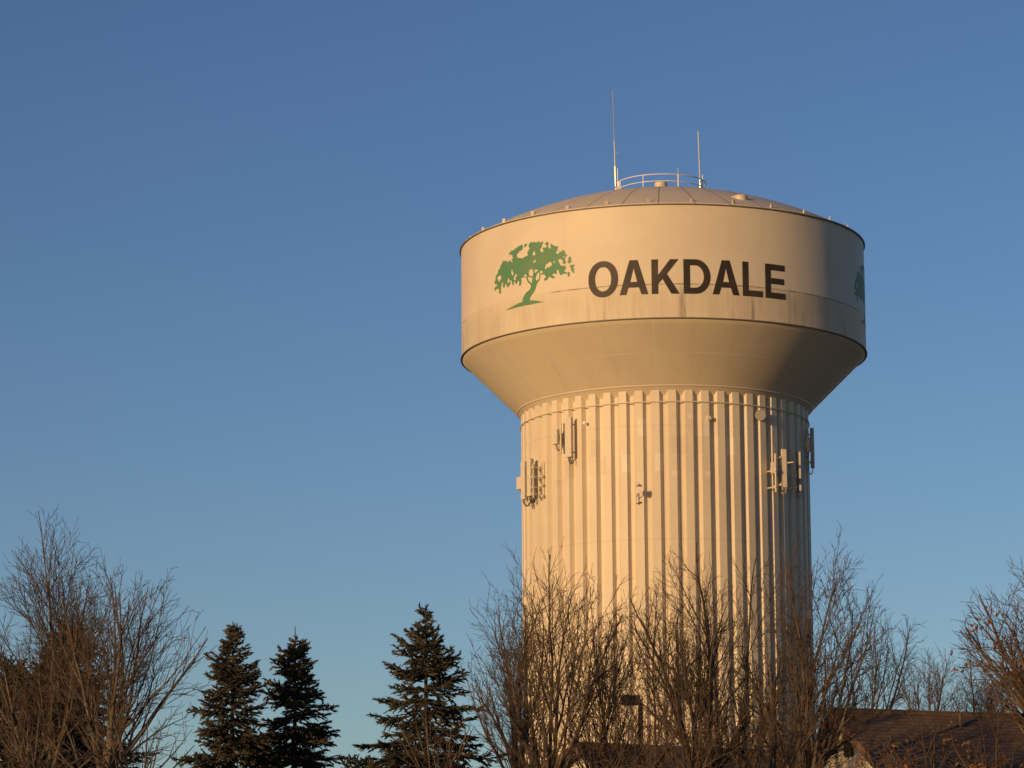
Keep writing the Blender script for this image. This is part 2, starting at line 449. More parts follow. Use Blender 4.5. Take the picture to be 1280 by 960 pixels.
holes = [[(556,470),(565,435),(583,421),(603,433),(612,470),(604,500),(585,508),(565,497)], [(548,505),(560,515),(580,520),(600,518),(597,555),(590,588),(570,570),(552,545)],
 [(622,428),(640,432),(668,430),(662,445),(645,455),(632,470),(624,455)], [(652,480),(672,458),(680,480),(680,515),(668,545),(645,557),(637,535),(643,505)],
 [(684,462),(690,440),(705,440),(716,455),(712,472),(690,478)], [(498,505),(508,492),(522,478),(532,497),(528,512),(510,512)],
 [(600,262),(605,240),(615,220),(630,225),(634,262),(615,268)], [(600,352),(612,335),(635,312),(641,340),(622,348)],
 [(740,420),(748,385),(758,366),(785,352),(800,338),(822,355),(820,388),(800,390),(785,408),(766,404),(755,426)],
 [(838,338),(848,331),(858,338),(856,352),(844,355)], [(950,282),(960,274),(970,283),(966,294),(954,294)],
 [(195,522),(212,505),(235,494),(248,532),(232,545),(225,572),(212,560),(205,542)], [(358,445),(368,424),(376,455),(386,480),(372,500),(360,478)],
 [(386,545),(390,512),(402,490),(418,480),(425,492),(406,522),(410,545),(396,552)], [(313,575),(320,545),(326,524),(345,556),(332,574),(320,588)],
 [(700,180),(712,168),(716,150),(708,178)]]
leaves = [[(1000,345),(1012,330),(1008,305),(1018,285),(1035,278),(1043,300),(1040,322),(1050,340),(1035,352),(1018,362)],
 [(1040,372),(1062,380),(1076,360),(1080,392),(1066,402),(1080,428),(1068,436),(1080,462),(1072,476),(1056,455),(1035,432),(1046,418),(1032,402),(1022,396)],
 [(1000,470),(1006,456),(1025,460),(1028,480),(1022,508),(1012,513),(1003,498)], [(505,150),(520,135),(540,130),(534,148),(538,165),(524,160),(512,182),(506,166)]]
def loops_to_wall(ls, da=0): return [[zoom_pt(*p) for p in L] for L in ls]
emb = loops_to_wall([outline] + holes + leaves)
wrapped('tree_emblem', emb, M['green'], tower)
wrapped('tree_emblem', emb, M['green'], tower, da=R_(122.5))

# ---- lettering: own outlines in unit boxes (w x 1)
def arc_pts(cx, cy, rx, ry, a0, a1, n):
    return [(cx + rx * math.cos(R_(a0 + (a1 - a0) * k / n)), cy + ry * math.sin(R_(a0 + (a1 - a0) * k / n))) for k in range(n + 1)]
def sup(cx, cy, rx, ry, e, n=48):
    out = []
    for k in range(n):
        t = 2 * math.pi * k / n; c, s = math.cos(t), math.sin(t)
        out.append((cx + rx * math.copysign(abs(c) ** e, c), cy + ry * math.copysign(abs(s) ** e, s)))
    return out
def glyph(ch, w):
    s = 0.19; b = 0.178     # stem and bar
    if ch == 'O':
        return [sup(w / 2, 0.5, w / 2, 0.525, 0.94), sup(w / 2, 0.5, w / 2 - 0.205, 0.35, 0.94)]
    if ch == 'L': return [[(0, 0), (w, 0), (w, b), (s, b), (s, 1), (0, 1)]]
    if ch == 'E': return [[(0, 0), (w, 0), (w, b), (s, b), (s, 0.425), (w * .94, 0.425), (w * .94, 0.597), (s, 0.597), (s, 1 - b), (w * .98, 1 - b), (w * .98, 1), (0, 1)]]
    if ch == 'K': return [[(0, 0), (s, 0), (s, 0.29), (0.31, 0.425), (w - 0.235, 0), (w, 0), (0.44, 0.575), (w - 0.02, 1), (w - 0.265, 1), (s, 0.55), (s, 1), (0, 1)]]
    if ch == 'A':
        c = w / 2
        return [[(0, 0), (0.195, 0), (0.262, 0.205), (w - 0.262, 0.205), (w - 0.195, 0), (w, 0), (c + 0.118, 1), (c - 0.118, 1)],
                [(0.315, 0.37), (w - 0.315, 0.37), (c, 0.765)]]
    if ch == 'D':
        o = [(0, 0), (w * .45, 0)] + arc_pts(w * .45, 0.5, w * .55, 0.5, -90, 90, 24) + [(0, 1)]
        i = [(s, b), (w * .43, b)] + arc_pts(w * .43, 0.5, w * .57 - s - .005, 0.5 - b, -90, 90, 20) + [(s, 1 - b)]
        return [o, i]
def dens(L, mx=0.12):
    out = []
    for i in range(len(L)):
        a = L[i]; b = L[(i + 1) % len(L)]
        k = max(1, int(math.hypot(b[0] - a[0], b[1] - a[1]) / mx))
        out += [(a[0] + (b[0] - a[0]) * j / k, a[1] + (b[1] - a[1]) * j / k) for j in range(k)]
    return out
zt = to_cyl(832, 324)[1]; zb = to_cyl(830, 367.3)[1]
CAP = zt - zb
LET = [('O', 735.5, 772.7), ('A', 774.2, 810.2), ('K', 814.3, 849.4), ('D', 854.3, 888.2), ('A', 890.3, 924), ('L', 928, 953.2), ('E', 956.3, 981.4)]
loops = []
for ch, x0, x1 in LET:
    a0 = to_cyl(x0, 346)[0] * RT; a1 = to_cyl(x1, 346)[0] * RT
    for L in glyph(ch, (a1 - a0) / CAP):
        loops.append([(a0 + p[0] * CAP, zb + p[1] * CAP) for p in dens(L)])
wrapped('lettering', loops, M['letter'], tower)

# ------------------------------------------------------------------ antennas on the column (bolted on, each a thing of its own)
def on_column(px, py, r):
    a, z = to_cyl(px, py, r)
    return a, z + TB
def place(name, label, cat, px, py0, py1, r, group=None, yaw=None):
    """Empty on the column's face; local +X along the wall, -Y outwards, z up; height from py1 (bottom) to py0 (top)"""
    a, z1 = on_column(px, py0, r); _, z0 = on_column(px, py1, r)
    dr = r - RO
    loc = (TX + RO * math.sin(a), TY - RO * math.cos(a), z0)
    t = thing(name, label, cat, loc, a if yaw is None else yaw, group)
    return t, z1 - z0, dr, a

def cables(p, x, y, n=3, drop=0.45, mat_='cable', back=0.3):
    b = MB(); rn = random.Random(int(x * 100) + n)
    for k in range(n):
        xx = x + (k - (n - 1) / 2) * 0.07
        d = drop * rn.uniform(.7, 1.1)
        pts = [(xx, y, 0.02), (xx + .01, y, -d * .5), (xx + .03, y + back * .3, -d), (xx + .05, y + back * .75, -d * .95), (xx + .05, y + back, -d * .4)]
        b.tube(pts, 0.018, 5)
    return b.build('cable', M[mat_], p)

def panel_antenna(label, px, py0, py1, w, d, r, material='radome', yaw=None, pipe=True, cab='cable'):
    t, h, dr, a = place('panel_antenna', label, 'antenna', px, py0, py1, r, 'panel antennas bolted to the column', yaw)
    b = MB()
    b.box((0, -dr, h / 2), (w, d, h)); b.build('radome', M[material], t)
    if pipe:
        b = MB(); b.tube([(0, -dr + d / 2 + 0.16, -0.05 * h), (0, -dr + d / 2 + 0.16, h * 1.0)], 0.045, 8); pp = b.build('mount_pipe', M['trim'], t)
        for q in (0.14, 0.84):
            b = MB(); b.box((0, -dr + d / 2 + 0.08, h * q), (0.12, 0.16, 0.09))
            b.box((0, -dr + d / 2 + 0.16 + (dr - d / 2 - .16) / 2, h * q), (0.07, max(0.05, dr - d / 2 - 0.16 + 0.06), 0.07)); b.build('bracket', M['trim'], t)
    cables(t, 0.0, -dr, 3, 0.4, cab, back=max(.15, dr * .6))
    return t

def radio_box(label, px, py0, py1, w, d, r, yaw=None, mast=None):
    t, h, dr, a = place('radio_unit', label, 'radio unit', px, py0, py1, r, 'remote radio boxes on the column', yaw)
    b = MB(); b.box((0, -dr, h / 2), (w, d, h)); cs = b.build('casing', M['radome'], t)
    b = MB(); b.box((0, -dr + d / 2 + (dr - d / 2) / 2, h * .5), (0.12, max(.06, dr - d / 2 + .04), h * .5)); b.build('bracket', M['trim'], t)
    if mast:
        b = MB(); b.tube([(mast[0], -dr + d / 2 + .08, -mast[1]), (mast[0], -dr + d / 2 + .08, h + mast[2])], 0.05, 8)
        b.box((mast[0] / 2, -dr + d / 2 + .05, h * .5), (abs(mast[0]), .06, .1)); b.build('mount_pipe', M['trim'], t)
    cables(t, 0.05, -dr, 2, 0.4)
    return t

def mount_pole(label, px, py0, py1, r, fit, rad=0.045):
    t, h, dr, a = place('mounting_pole', label, 'antenna mount', px, py0, py1, r, 'bare mounting poles on the column')
    b = MB(); b.tube([(0, -dr, 0), (0, -dr, h)], rad, 8); b.build('pole', M['trim'], t)
    for q in fit:
        b = MB(); b.box((0.0, -dr, h * q), (0.16, 0.16, 0.14)); b.box((0.02, -dr / 2, h * q), (0.06, dr + .04, 0.06)); b.build('clamp', M['trim'], t)
    return t

panel_antenna('tall cream panel antenna just under the hoop, beside a small box', 711.2, 521.5, 571.5, 0.40, 0.17, RO + 0.42)
radio_box('small cream box with a pipe behind it, left of the tall panel under the hoop', 694.4, 537, 555.5, 0.42, 0.2, RO + 0.45, mast=(0.22, 0.45, 0.4))
panel_antenna('cream panel antenna at the sunlit column edge, overlapping a box against the sky', 652.5, 577.5, 625, 0.36, 0.16, RO + 0.62, yaw=R_(-52))
radio_box('cream box jutting into the sky from the sunlit edge of the column', 647.2, 597, 612.5, 0.42, 0.18, RO + 0.7, yaw=R_(-50))
panel_antenna('cream panel antenna between the edge panel and a pole with cross clamps', 659.6, 573.5, 621, 0.30, 0.17, RO + 0.55, yaw=R_(-46))
mount_pole('slim pole with four cross clamps, right beside a cream panel on the sunlit edge', 666.5, 579, 622, RO + 0.5, (0.1, .3, .6, .88))
mount_pole('bare thin pole with three clamps standing alone on the sunlit flutes', 677.8, 577, 623, RO + 0.16, (0.06, .36, .6), 0.03)
# small dish on a pipe
t, h, dr, a = place('dish_antenna', 'small round dish on a short pipe, its disc shadow on the middle flutes', 'dish antenna', 794.6, 602.5, 630, RO + 0.22, 'small dishes on the column')
b = MB(); b.tube([(0, -dr, 0), (0, -dr, h)], 0.03, 8); b.build('mount_pipe', M['trim'], t)
for q in (0.1, 0.88):
    b = MB(); b.box((0.06, -dr / 2, h * q), (0.2, dr + .05, 0.09)); b.build('bracket', M['trim'], t)
b = MB(); b.tube([(0, -dr, h * .3), (0.12, -dr - .1, h * .4), (0.2, -dr - .3, h * .55)], 0.022, 6); b.build('arm', M['galv'], t)
def disc(mb, c, nrm, r, th):
    nrm = Vector(nrm).normalized(); c = Vector(c)
    mb.tube([c - nrm * th, c - nrm * th * .2, c + nrm * th], [r * .45, r * .97, r], 24); 
b = MB(); disc(b, (0.2, -dr - .36, h * .58), (0.02, -1, 0.0), 0.19, 0.06); b.build('reflector', M['dish'], t)
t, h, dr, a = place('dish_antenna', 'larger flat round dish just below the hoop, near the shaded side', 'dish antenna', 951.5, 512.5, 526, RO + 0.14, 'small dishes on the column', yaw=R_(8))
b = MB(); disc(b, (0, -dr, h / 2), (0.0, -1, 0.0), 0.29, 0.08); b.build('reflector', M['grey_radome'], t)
b = MB(); b.tube([(0, 0.25, h / 2), (0, -dr + .03, h / 2)], 0.04, 8); b.build('arm', M['galv'], t)
# two little fittings
t, h, dr, a = place('column_fitting', 'little round grey fitting alone on a flute right of the tall panel', 'fitting', 730.6, 526, 531, RO + 0.05, 'small fittings on the column')
b = MB(); disc(b, (0, -0.05, h / 2), (0, -1, 0), 0.10, 0.05); b.build('cap', M['galv'], t)
b = MB(); b.tube([(0, 0.02, h / 2), (0, -.02, h / 2)], 0.05, 8); b.build('stem', M['galv'], t)
t, h, dr, a = place('column_fitting', 'little pale square fitting below the hoop near the middle of the column', 'fitting', 886.5, 520, 525, RO + 0.05, 'small fittings on the column')
b = MB(); b.box((0, -.06, h / 2), (.2, .12, .2)); b.build('cap', M['radome'], t)
b = MB(); b.box((0, 0.0, h / 2), (.1, .06, .1)); b.build('stem', M['galv'], t)
# cluster on the shaded side
mount_pole('sunlit pole with two square clamps, nearest the lit flutes on the shaded side', 969, 567, 615, RO + 0.62, (0.14, .57), 0.05)
radio_box('narrow lit box beside the clamped pole in the shaded-side cluster', 974.6, 578.5, 593, 0.24, 0.22, RO + 0.62, yaw=R_(5))
mount_pole('thin lit pole hard against the bright panel of the shaded-side cluster', 982.2, 569, 617, RO + 0.5, (0.25, .55), 0.04)
panel_antenna('brightly lit panel antenna in the middle of the shaded-side cluster', 987.6, 562.5, 610, 0.27, 0.16, RO + 0.72, yaw=R_(14), cab='radome')
mount_pole('short dim pole between the bright panel and the grey panel', 993.6, 571, 613, RO + 0.5, (0.1, .45, .85), 0.04)
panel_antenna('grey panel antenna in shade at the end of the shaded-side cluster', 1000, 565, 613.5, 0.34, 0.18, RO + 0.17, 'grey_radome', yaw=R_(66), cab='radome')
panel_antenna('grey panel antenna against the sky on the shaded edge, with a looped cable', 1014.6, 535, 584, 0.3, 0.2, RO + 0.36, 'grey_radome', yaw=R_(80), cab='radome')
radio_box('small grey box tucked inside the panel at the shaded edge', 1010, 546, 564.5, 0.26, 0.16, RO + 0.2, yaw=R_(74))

# ------------------------------------------------------------------ antennas on the roof
def roof_pt(a, r): return (TX + r * math.sin(a), TY - r * math.cos(a), TB + dome_z(r))
def roof_whip(label, a, r, sections, lean=(0, 0), extra=None, cat='antenna'):
    p = roof_pt(a, r)
    t = thing('whip_antenna', label, cat, p, 0, 'whip antennas on the tower roof')
    for (nm, z0, z1, ra, rb, mm) in sections:
        b = MB(); b.tube([(lean[0] * z0, lean[1] * z0, z0), (lean[0] * (z0 + z1) / 2, lean[1] * (z0 + z1) / 2, (z0 + z1) / 2), (lean[0] * z1, lean[1] * z1, z1)], [ra, (ra + rb) / 2, rb], 8)
        b.build(nm, M[mm], t, angle=40)
    return t
K = 1 / 22.96 / 0.985
t = roof_whip('tallest whip antenna, thin and slightly leaning, at the left end of the roof railing', R_(-81), 2.56,
          [('mount_pipe', -0.1, 42 * K, 0.06, 0.05, 'galv'), ('mast', 36 * K, 75 * K, 0.036, 0.03, 'dish'), ('whip', 75 * K, 141 * K, 0.028, 0.018, 'grey_radome')], (-0.018, 0))
for c_, d_ in (((.07, 0, 60 * K), (0.18, 0.03, 0.05)), ((-.05, 0, 32 * K), (.22, .05, .06)), ((0.02, -.04, 14 * K), (.16, .16, .12))):
    b = MB(); b.box(c_, d_); b.build('bracket', M['grey_radome'], t)
roof_whip('short white rod antenna next to the foot of the tallest whip', R_(-75), 2.52, [('mount_pipe', -0.1, 12 * K, 0.06, 0.05, 'galv'), ('rod', 12 * K, 38 * K, 0.03, 0.022, 'white')])
# obstruction lamp by the railing end
p = roof_pt(R_(-71), 2.5)
t = thing('obstruction_lamp', 'small obstruction lamp on a stub pole at the left end of the roof railing', 'lamp', p)
b = MB(); b.tube([(0, 0, -.1), (0, 0, 0.62)], 0.03, 8); b.build('pole', M['galv'], t)
b = MB(); b.box((-.09, -.05, .38), (.24, .2, .28)); b.build('junction_box', M['trim'], t)
b = MB(); b.lathe([(0.001, 0.6), (.07, 0.6), (.085, .66), (.085, .76), (.06, .86), (.001, .9)], 16); b.build('lamp_head', M['white'], t, angle=40)
roof_whip('thick pale rod antenna with a grey sleeve at the right end of the roof railing', R_(62), 2.44,
          [('sleeve', -0.1, 19 * K, 0.075, 0.07, 'galv'), ('rod', 19 * K, 82 * K, 0.042, 0.034, 'pale_rod')], (-0.022, 0))
roof_whip('thin white rod antenna right of the thick rod on the roof', R_(74), 2.4, [('mount_pipe', -0.1, 6 * K, .04, .04, 'galv'), ('rod', 6 * K, 28 * K, 0.026, 0.02, 'white')])

# ------------------------------------------------------------------ bare trees
def unit(rn):
    while True:
        v = Vector((rn.uniform(-1, 1), rn.uniform(-1, 1), rn.uniform(-1, 1)))
        if 0.05 < v.length < 1: return v.normalized()

UPV = Vector((0, 0, 1))
def bare_tree(label, px, Y, top, half, fork, seed, stems=6, group='bare trees in front of the tower', spread=26, dens=1.0, lean=0.0, mats=('bark', 'twig'),
              trunk_r=0.14, peak=0.34, leaf=0, name='bare_tree', cat='tree', upw=0.10, base_px=None, wide=1.0, tw=1.0):
    rn = random.Random(seed)
    s = F / Y
    top_p = at(px, top, Y); fork_p = at(base_px if base_px is not None else px, fork, Y)
    gx, gz = fork_p.x, ground_z(Y)
    base = Vector((gx, Y, gz))
    z0 = fork_p.z - gz; z1 = top_p.z - gz; cxo = top_p.x - gx
    Rm = half / s
    t = thing(name, label, cat, base, 0, group)
    trunk, crown = MB(), MB()
    leaf_pts = []
    hz = z1 - z0
    def rad(z):
        q = (z - z0) / hz
        if q < -0.12 or q > 1.0: return 0.0
        if q < peak: return Rm * (0.30 + 0.70 * max(0.0, (q + 0.12) / (peak + 0.12)) ** 0.7)
        return Rm * (1 - ((q - peak) / (1 - peak)) ** 1.7) ** 0.95 + 0.02
    def outness(p):
        r = rad(p.z)
        if r <= 0: return 9.0
        q = min(1, max(0, (p.z - z0) / hz))
        return math.hypot(p.x - cxo * q ** 0.8, p.y) / r
    def exit_len(p, d, mx):
        k = 0.0; st = max(0.12, mx / 14)
        while k < mx:
            k += st
            dd = (d + UPV * upw * k * 0.35).normalized()
            if outness(p + dd * k) > 1.0: return k
        return mx
    cnt = [0]
    def grow(p, d, L, r, lvl, dep=0):
        if lvl > 0:
            L = min(L, exit_len(p, d, L) * rn.uniform(0.82, 1.08))
        if lvl > 0 and L < 0.2:
            if rn.random() < .5: return
            L = rn.uniform(.16, .3)
        seg = (0.42, 0.26, 0.17, 0.12, 0.1)[min(lvl, 4)]
        n = max(2, int(L / seg)); sl = L / n
        pts = [p.copy()]; rads = [r]
        tip = max(0.0040 * tw, r * 0.14)
        wob = (0.13, 0.14, 0.16, 0.17, .18)[min(lvl, 4)]
        ds = []
        for i in range(n):
            d = (d + unit(rn) * wob + UPV * upw * sl * (1.0 if lvl < 3 else 0.6)).normalized()
            p = p + d * sl; pts.append(p.copy()); ds.append(d.copy())
            if lvl == 0 and p.z > z0 and i > 2 and outness(p) > 0.97: break
        n = len(ds); L = n * sl
        rads += [r + (tip - r) * ((i + 1) / n) ** 0.8 for i in range(n)]
        (trunk if lvl == 0 else crown).tube(pts, rads, (7, 5, 3, 3, 3)[min(lvl, 4)], cap=lvl == 0)
        cnt[0] += n
        if leaf and lvl >= 2: leaf_pts.append((pts[-1], ds[-1])); 
        if lvl >= 4 or (lvl >= 3 and L < .3): return
        gap = (0.37, 0.28, 0.205, 0.17)[lvl] / dens
        k = L * (0.16 if lvl == 0 else 0.10); az = rn.uniform(0, 6.28)
        while k < L * 0.97:
            i = min(n - 1, int(k / sl)); fr = k / sl - i
            q = pts[i].lerp(pts[i + 1], max(0, min(1, fr))); dd = ds[i]; rr = rads[i]
            az += 2.4 + rn.uniform(-.5, .5)
            o = dd.orthogonal().normalized(); o2 = dd.cross(o)
            side = o * math.cos(az) + o2 * math.sin(az)
            ang = R_(rn.uniform(18, 42) * wide)
            cd = (dd * math.cos(ang) + side * math.sin(ang)).normalized()
            if cd.z < -0.15: cd.z *= 0.3; cd.normalize()
            tt = k / L
            if lvl == 0 and dep < 1 and 0.10 < tt < .6 and rn.random() < 0.20:
                ang = R_(rn.uniform(14, 30)); cd = (dd * math.cos(ang) + side * math.sin(ang)).normalized()
                grow(q, cd, min((L - k) * rn.uniform(.8, 1.05), exit_len(q, cd, L - k) * 1.0), rr * rn.uniform(.55, .75), 0, dep + 1)
                k += gap * rn.uniform(0.6, 1.5); continue
            cl = L * rn.uniform(0.36, 0.80) * (1 - 0.58 * tt)
            if lvl == 0: cl = min(cl, 3.4)
            if lvl >= 2: cl = max(.2, min(cl, rn.uniform(.2, .85)))
            grow(q, cd, cl, max(0.0048 * tw, rr * rn.uniform(0.36, 0.60)), lvl + 1)
            k += gap * rn.uniform(0.6, 1.5)
    # trunk
    tp = [Vector((0, 0, -0.3)), Vector((rn.uniform(-.05, .05), 0, z0 * .35)), Vector((rn.uniform(-.08, .08), 0, z0 * .7)), Vector((0, 0, z0))]
    trunk.tube(tp, [trunk_r * 1.35, trunk_r * 1.1, trunk_r, trunk_r * .92], 9)
    for k in range(stems):
        a = 6.283 * (k + rn.uniform(-.25, .25)) / stems + seed
        tilt = R_(spread * math.sqrt((k + 0.5) / stems) * rn.uniform(0.75, 1.25))
        if k == 0: tilt = R_(3)
        d = Vector((math.cos(a) * math.sin(tilt) + lean, math.sin(a) * math.sin(tilt), math.cos(tilt))).normalized()
        zz = z0 * rn.uniform(.80, 1.0); st = Vector((0, 0, zz))
        L = hz * 1.2
        L = min(L, exit_len(st + d * 0.6, d, L) + .6) * rn.uniform(0.88, 1.0)
        grow(st, d, L, trunk_r * rn.uniform(0.40, 0.66), 0)
    zt = sorted(v[2] for v in crown.v)[-12]
    kz = (z1 - z0) / (zt - z0)
    for b in (trunk, crown):
        b.v = [(v[0], v[1], v[2] if v[2] < z0 else z0 + (v[2] - z0) * kz) for v in b.v]
    leaf_pts = [(Vector((p.x, p.y, z0 + (p.z - z0) * kz)), d) for p, d in leaf_pts]
    trunk.build('trunk', M[mats[0]], t, smooth=True)
    crown.build('crown', M[mats[1]], t, smooth=True)
    if leaf:
        lb = MB(); rn.shuffle(leaf_pts)
        for (p, d) in leaf_pts[:leaf]:
            for _ in range(rn.choice((1, 1, 2, 3))):
                c = p + unit(rn) * 0.07 - UPV * 0.06
                a = (unit(rn) - UPV * .7).normalized(); b2 = a.orthogonal().normalized(); n3 = a.cross(b2)
                l = rn.uniform(.09, .16); w = l * .33
                pts = []
                for (u, v, q) in ((0, 0, 0), (.25, .7, .02), (.4, .45, 0), (.6, 1, .03), (.8, .55, .01), (1, 0, -.04), (.8, -.55, .02), (.6, -1, .03), (.4, -.45, 0), (.25, -.7, .02)):
                    pts.append(c + a * (l * u) + b2 * (w * v) + n3 * (q * 1.5))
                lb.add(pts, [(0, 1, 2, 8, 9), (2, 3, 4, 5, 6, 7, 8)])
        lb.build('dead_leaves', M['oak_leaf'], t)
    return cnt[0]

GA = 'bare trees on the left'
tot = 0
tot += bare_tree('tallest bare tree of the far left, its pointed crown rising above the evergreens', 62, 78, 634, 130, 950, 11, 10, GA, 42, 1.12, trunk_r=.13, peak=.3)
tot += bare_tree('rounded bare tree left of the two close spruces, its twigs fanning to the right', 160, 74, 694, 134, 960, 23, 11, GA, 52, 1.12, base_px=128, trunk_r=.12, peak=.36)
GB = 'bare trees in front of the tower'
tot += bare_tree('bare tree with grey stems straddling the sunlit left edge of the column', 626, 84, 686, 66, 965, 5, 8, GB, 28, 1.3, base_px=648, trunk_r=.13, peak=.5)
tot += bare_tree('bare tree with a dense upright crown against the sunlit left flutes', 708, 82, 684, 84, 960, 31, 9, GB, 42, 1.35, base_px=680, trunk_r=.14, peak=.38)
tot += bare_tree('low bare tree between the upright-crowned tree and the lamp post', 776, 86, 722, 60, 975, 47, 7, GB, 42, 1.35, base_px=762, mats=('bark_shaded', 'twig_shaded'), trunk_r=.09, peak=.4)
tot += bare_tree('broad bare tree forking low in front of the middle of the column', 852, 80, 686, 106, 965, 59, 10, GB, 48, 1.15, base_px=880, mats=('bark_shaded', 'twig_shaded'), trunk_r=.14, peak=.42)
tot += bare_tree('bare tree in front of the darkest shaded flutes', 945, 84, 690, 72, 965, 67, 6, GB, 34, 1.1, base_px=930, mats=('bark_shaded', 'twig_shaded'), trunk_r=.12, peak=.4)
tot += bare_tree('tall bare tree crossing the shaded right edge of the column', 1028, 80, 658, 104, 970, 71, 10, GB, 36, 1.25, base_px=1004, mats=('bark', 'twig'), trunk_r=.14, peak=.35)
tot += bare_tree('small bare tree with a narrow crown rising just left of the street lamp', 748, 94, 764, 50, 990, 131, 7, GB, 34, 1.25, mats=('bark_shaded', 'twig_shaded'), trunk_r=.08, peak=.4)
tot += bare_tree('small bare tree right of the street lamp, overlapped by the broad bare tree', 818, 92, 738, 54, 990, 137, 8, GB, 36, 1.25, mats=('bark_shaded', 'twig_shaded'), trunk_r=.09, peak=.4)
tot += bare_tree('small bare tree filling the gap between the broad tree and the shaded flutes', 902, 90, 724, 56, 990, 139, 6, GB, 34, 1.1, mats=('bark_shaded', 'twig_shaded'), trunk_r=.09, peak=.4)
GC = 'bare trees around the gabled house'
tot += bare_tree('bare tree leaning right above the ridge of the gabled roof', 1106, 102, 762, 62, 935, 83, 8, GC, 36, 1.4, base_px=1072, mats=('bark_shaded', 'twig_shaded'), trunk_r=.12, peak=.5)
tot += bare_tree('small bare tree behind the roof ridge, next to the oak with brown leaves', 1163, 118, 808, 62, 930, 89, 10, GC, 40, 1.7, mats=('bark', 'twig_red'), trunk_r=.10, peak=.4)
tot += bare_tree('lowest bare tree behind the roof ridge, half hidden by the oak', 1222, 120, 816, 66, 930, 97, 10, GC, 42, 1.7, mats=('bark', 'twig_red'), trunk_r=.10, peak=.4)
tot += bare_tree('oak holding on to brown leaves at the edge by the gabled roof', 1300, 66, 650, 116, 945, 107, 14, GC, 58, 1.5, mats=('bark', 'twig_red'), trunk_r=.14, peak=.42, leaf=110, name='oak_tree', base_px=1330)
# shrubs: multi-stemmed, low
GS = 'leafless shrubs along the bottom of the view'
SH = [('bare shrub of tangled brown twigs across the end of the low brown roof', 795, 78, 888, 80, 985, ('bark_shaded', 'twig_red'), 0),
      ('bare shrub of tangled twigs between the low brown roof and the gabled house', 1005, 77, 922, 80, 985, ('bark_shaded', 'twig_red'), 0),
      ('tangled brown shrub in front of the gable end of the long brown roof', 1110, 66, 926, 85, 990, ('bark_shaded', 'twig_red'), 4),
      ('low tangled shrub below the pale clapboards', 665, 76, 905, 60, 990, ('bark_shaded', 'twig_red'), 0),
      ('bare shrub of pale crossing twigs under the tallest tree of the far left', 40, 66, 872, 95, 985, ('bark', 'twig'), 0),
      ('bare shrub of pale crossing twigs under the rounded tree', 170, 68, 878, 90, 985, ('bark', 'twig'), 0),
      ('thin bare shrub poking up in front of the lone spruce', 548, 76, 885, 55, 990, ('bark', 'twig'), 0),
      ('bare shrub at the foot of the tower beside the lamp post', 745, 74, 862, 75, 985, ('bark_shaded', 'twig_red'), 0),
      ('dense bare shrub in front of the middle of the column', 860, 72, 850, 85, 985, ('bark_shaded', 'twig_red'), 0),
      ('dense bare shrub at the foot of the shaded flutes', 960, 74, 852, 75, 985, ('bark_shaded', 'twig_red'), 0),
      ('brown shrub hiding the lower gable wall of the house', 1085, 70, 936, 80, 985, ('bark_shaded', 'twig_red'), 4),
      ('brown shrub with a few orange leaves in front of the long roof', 1165, 68, 893, 80, 985, ('bark_shaded', 'twig_red'), 16),
      ('leafy brown shrub under the oak in front of the long roof', 1248, 68, 888, 80, 985, ('bark_shaded', 'twig_red'), 34)]
for i, (lb, px, Y, top, half, fork, mm, lf) in enumerate(SH):
    tot += bare_tree(lb, px, Y, top, half, fork, 200 + i * 7, 14, GS, 64, 1.3, mats=mm, trunk_r=.07, peak=.42, leaf=lf, name='bare_shrub', cat='shrub', upw=0.02, wide=1.5)
import sys; print('bare segments', tot, file=sys.stderr)

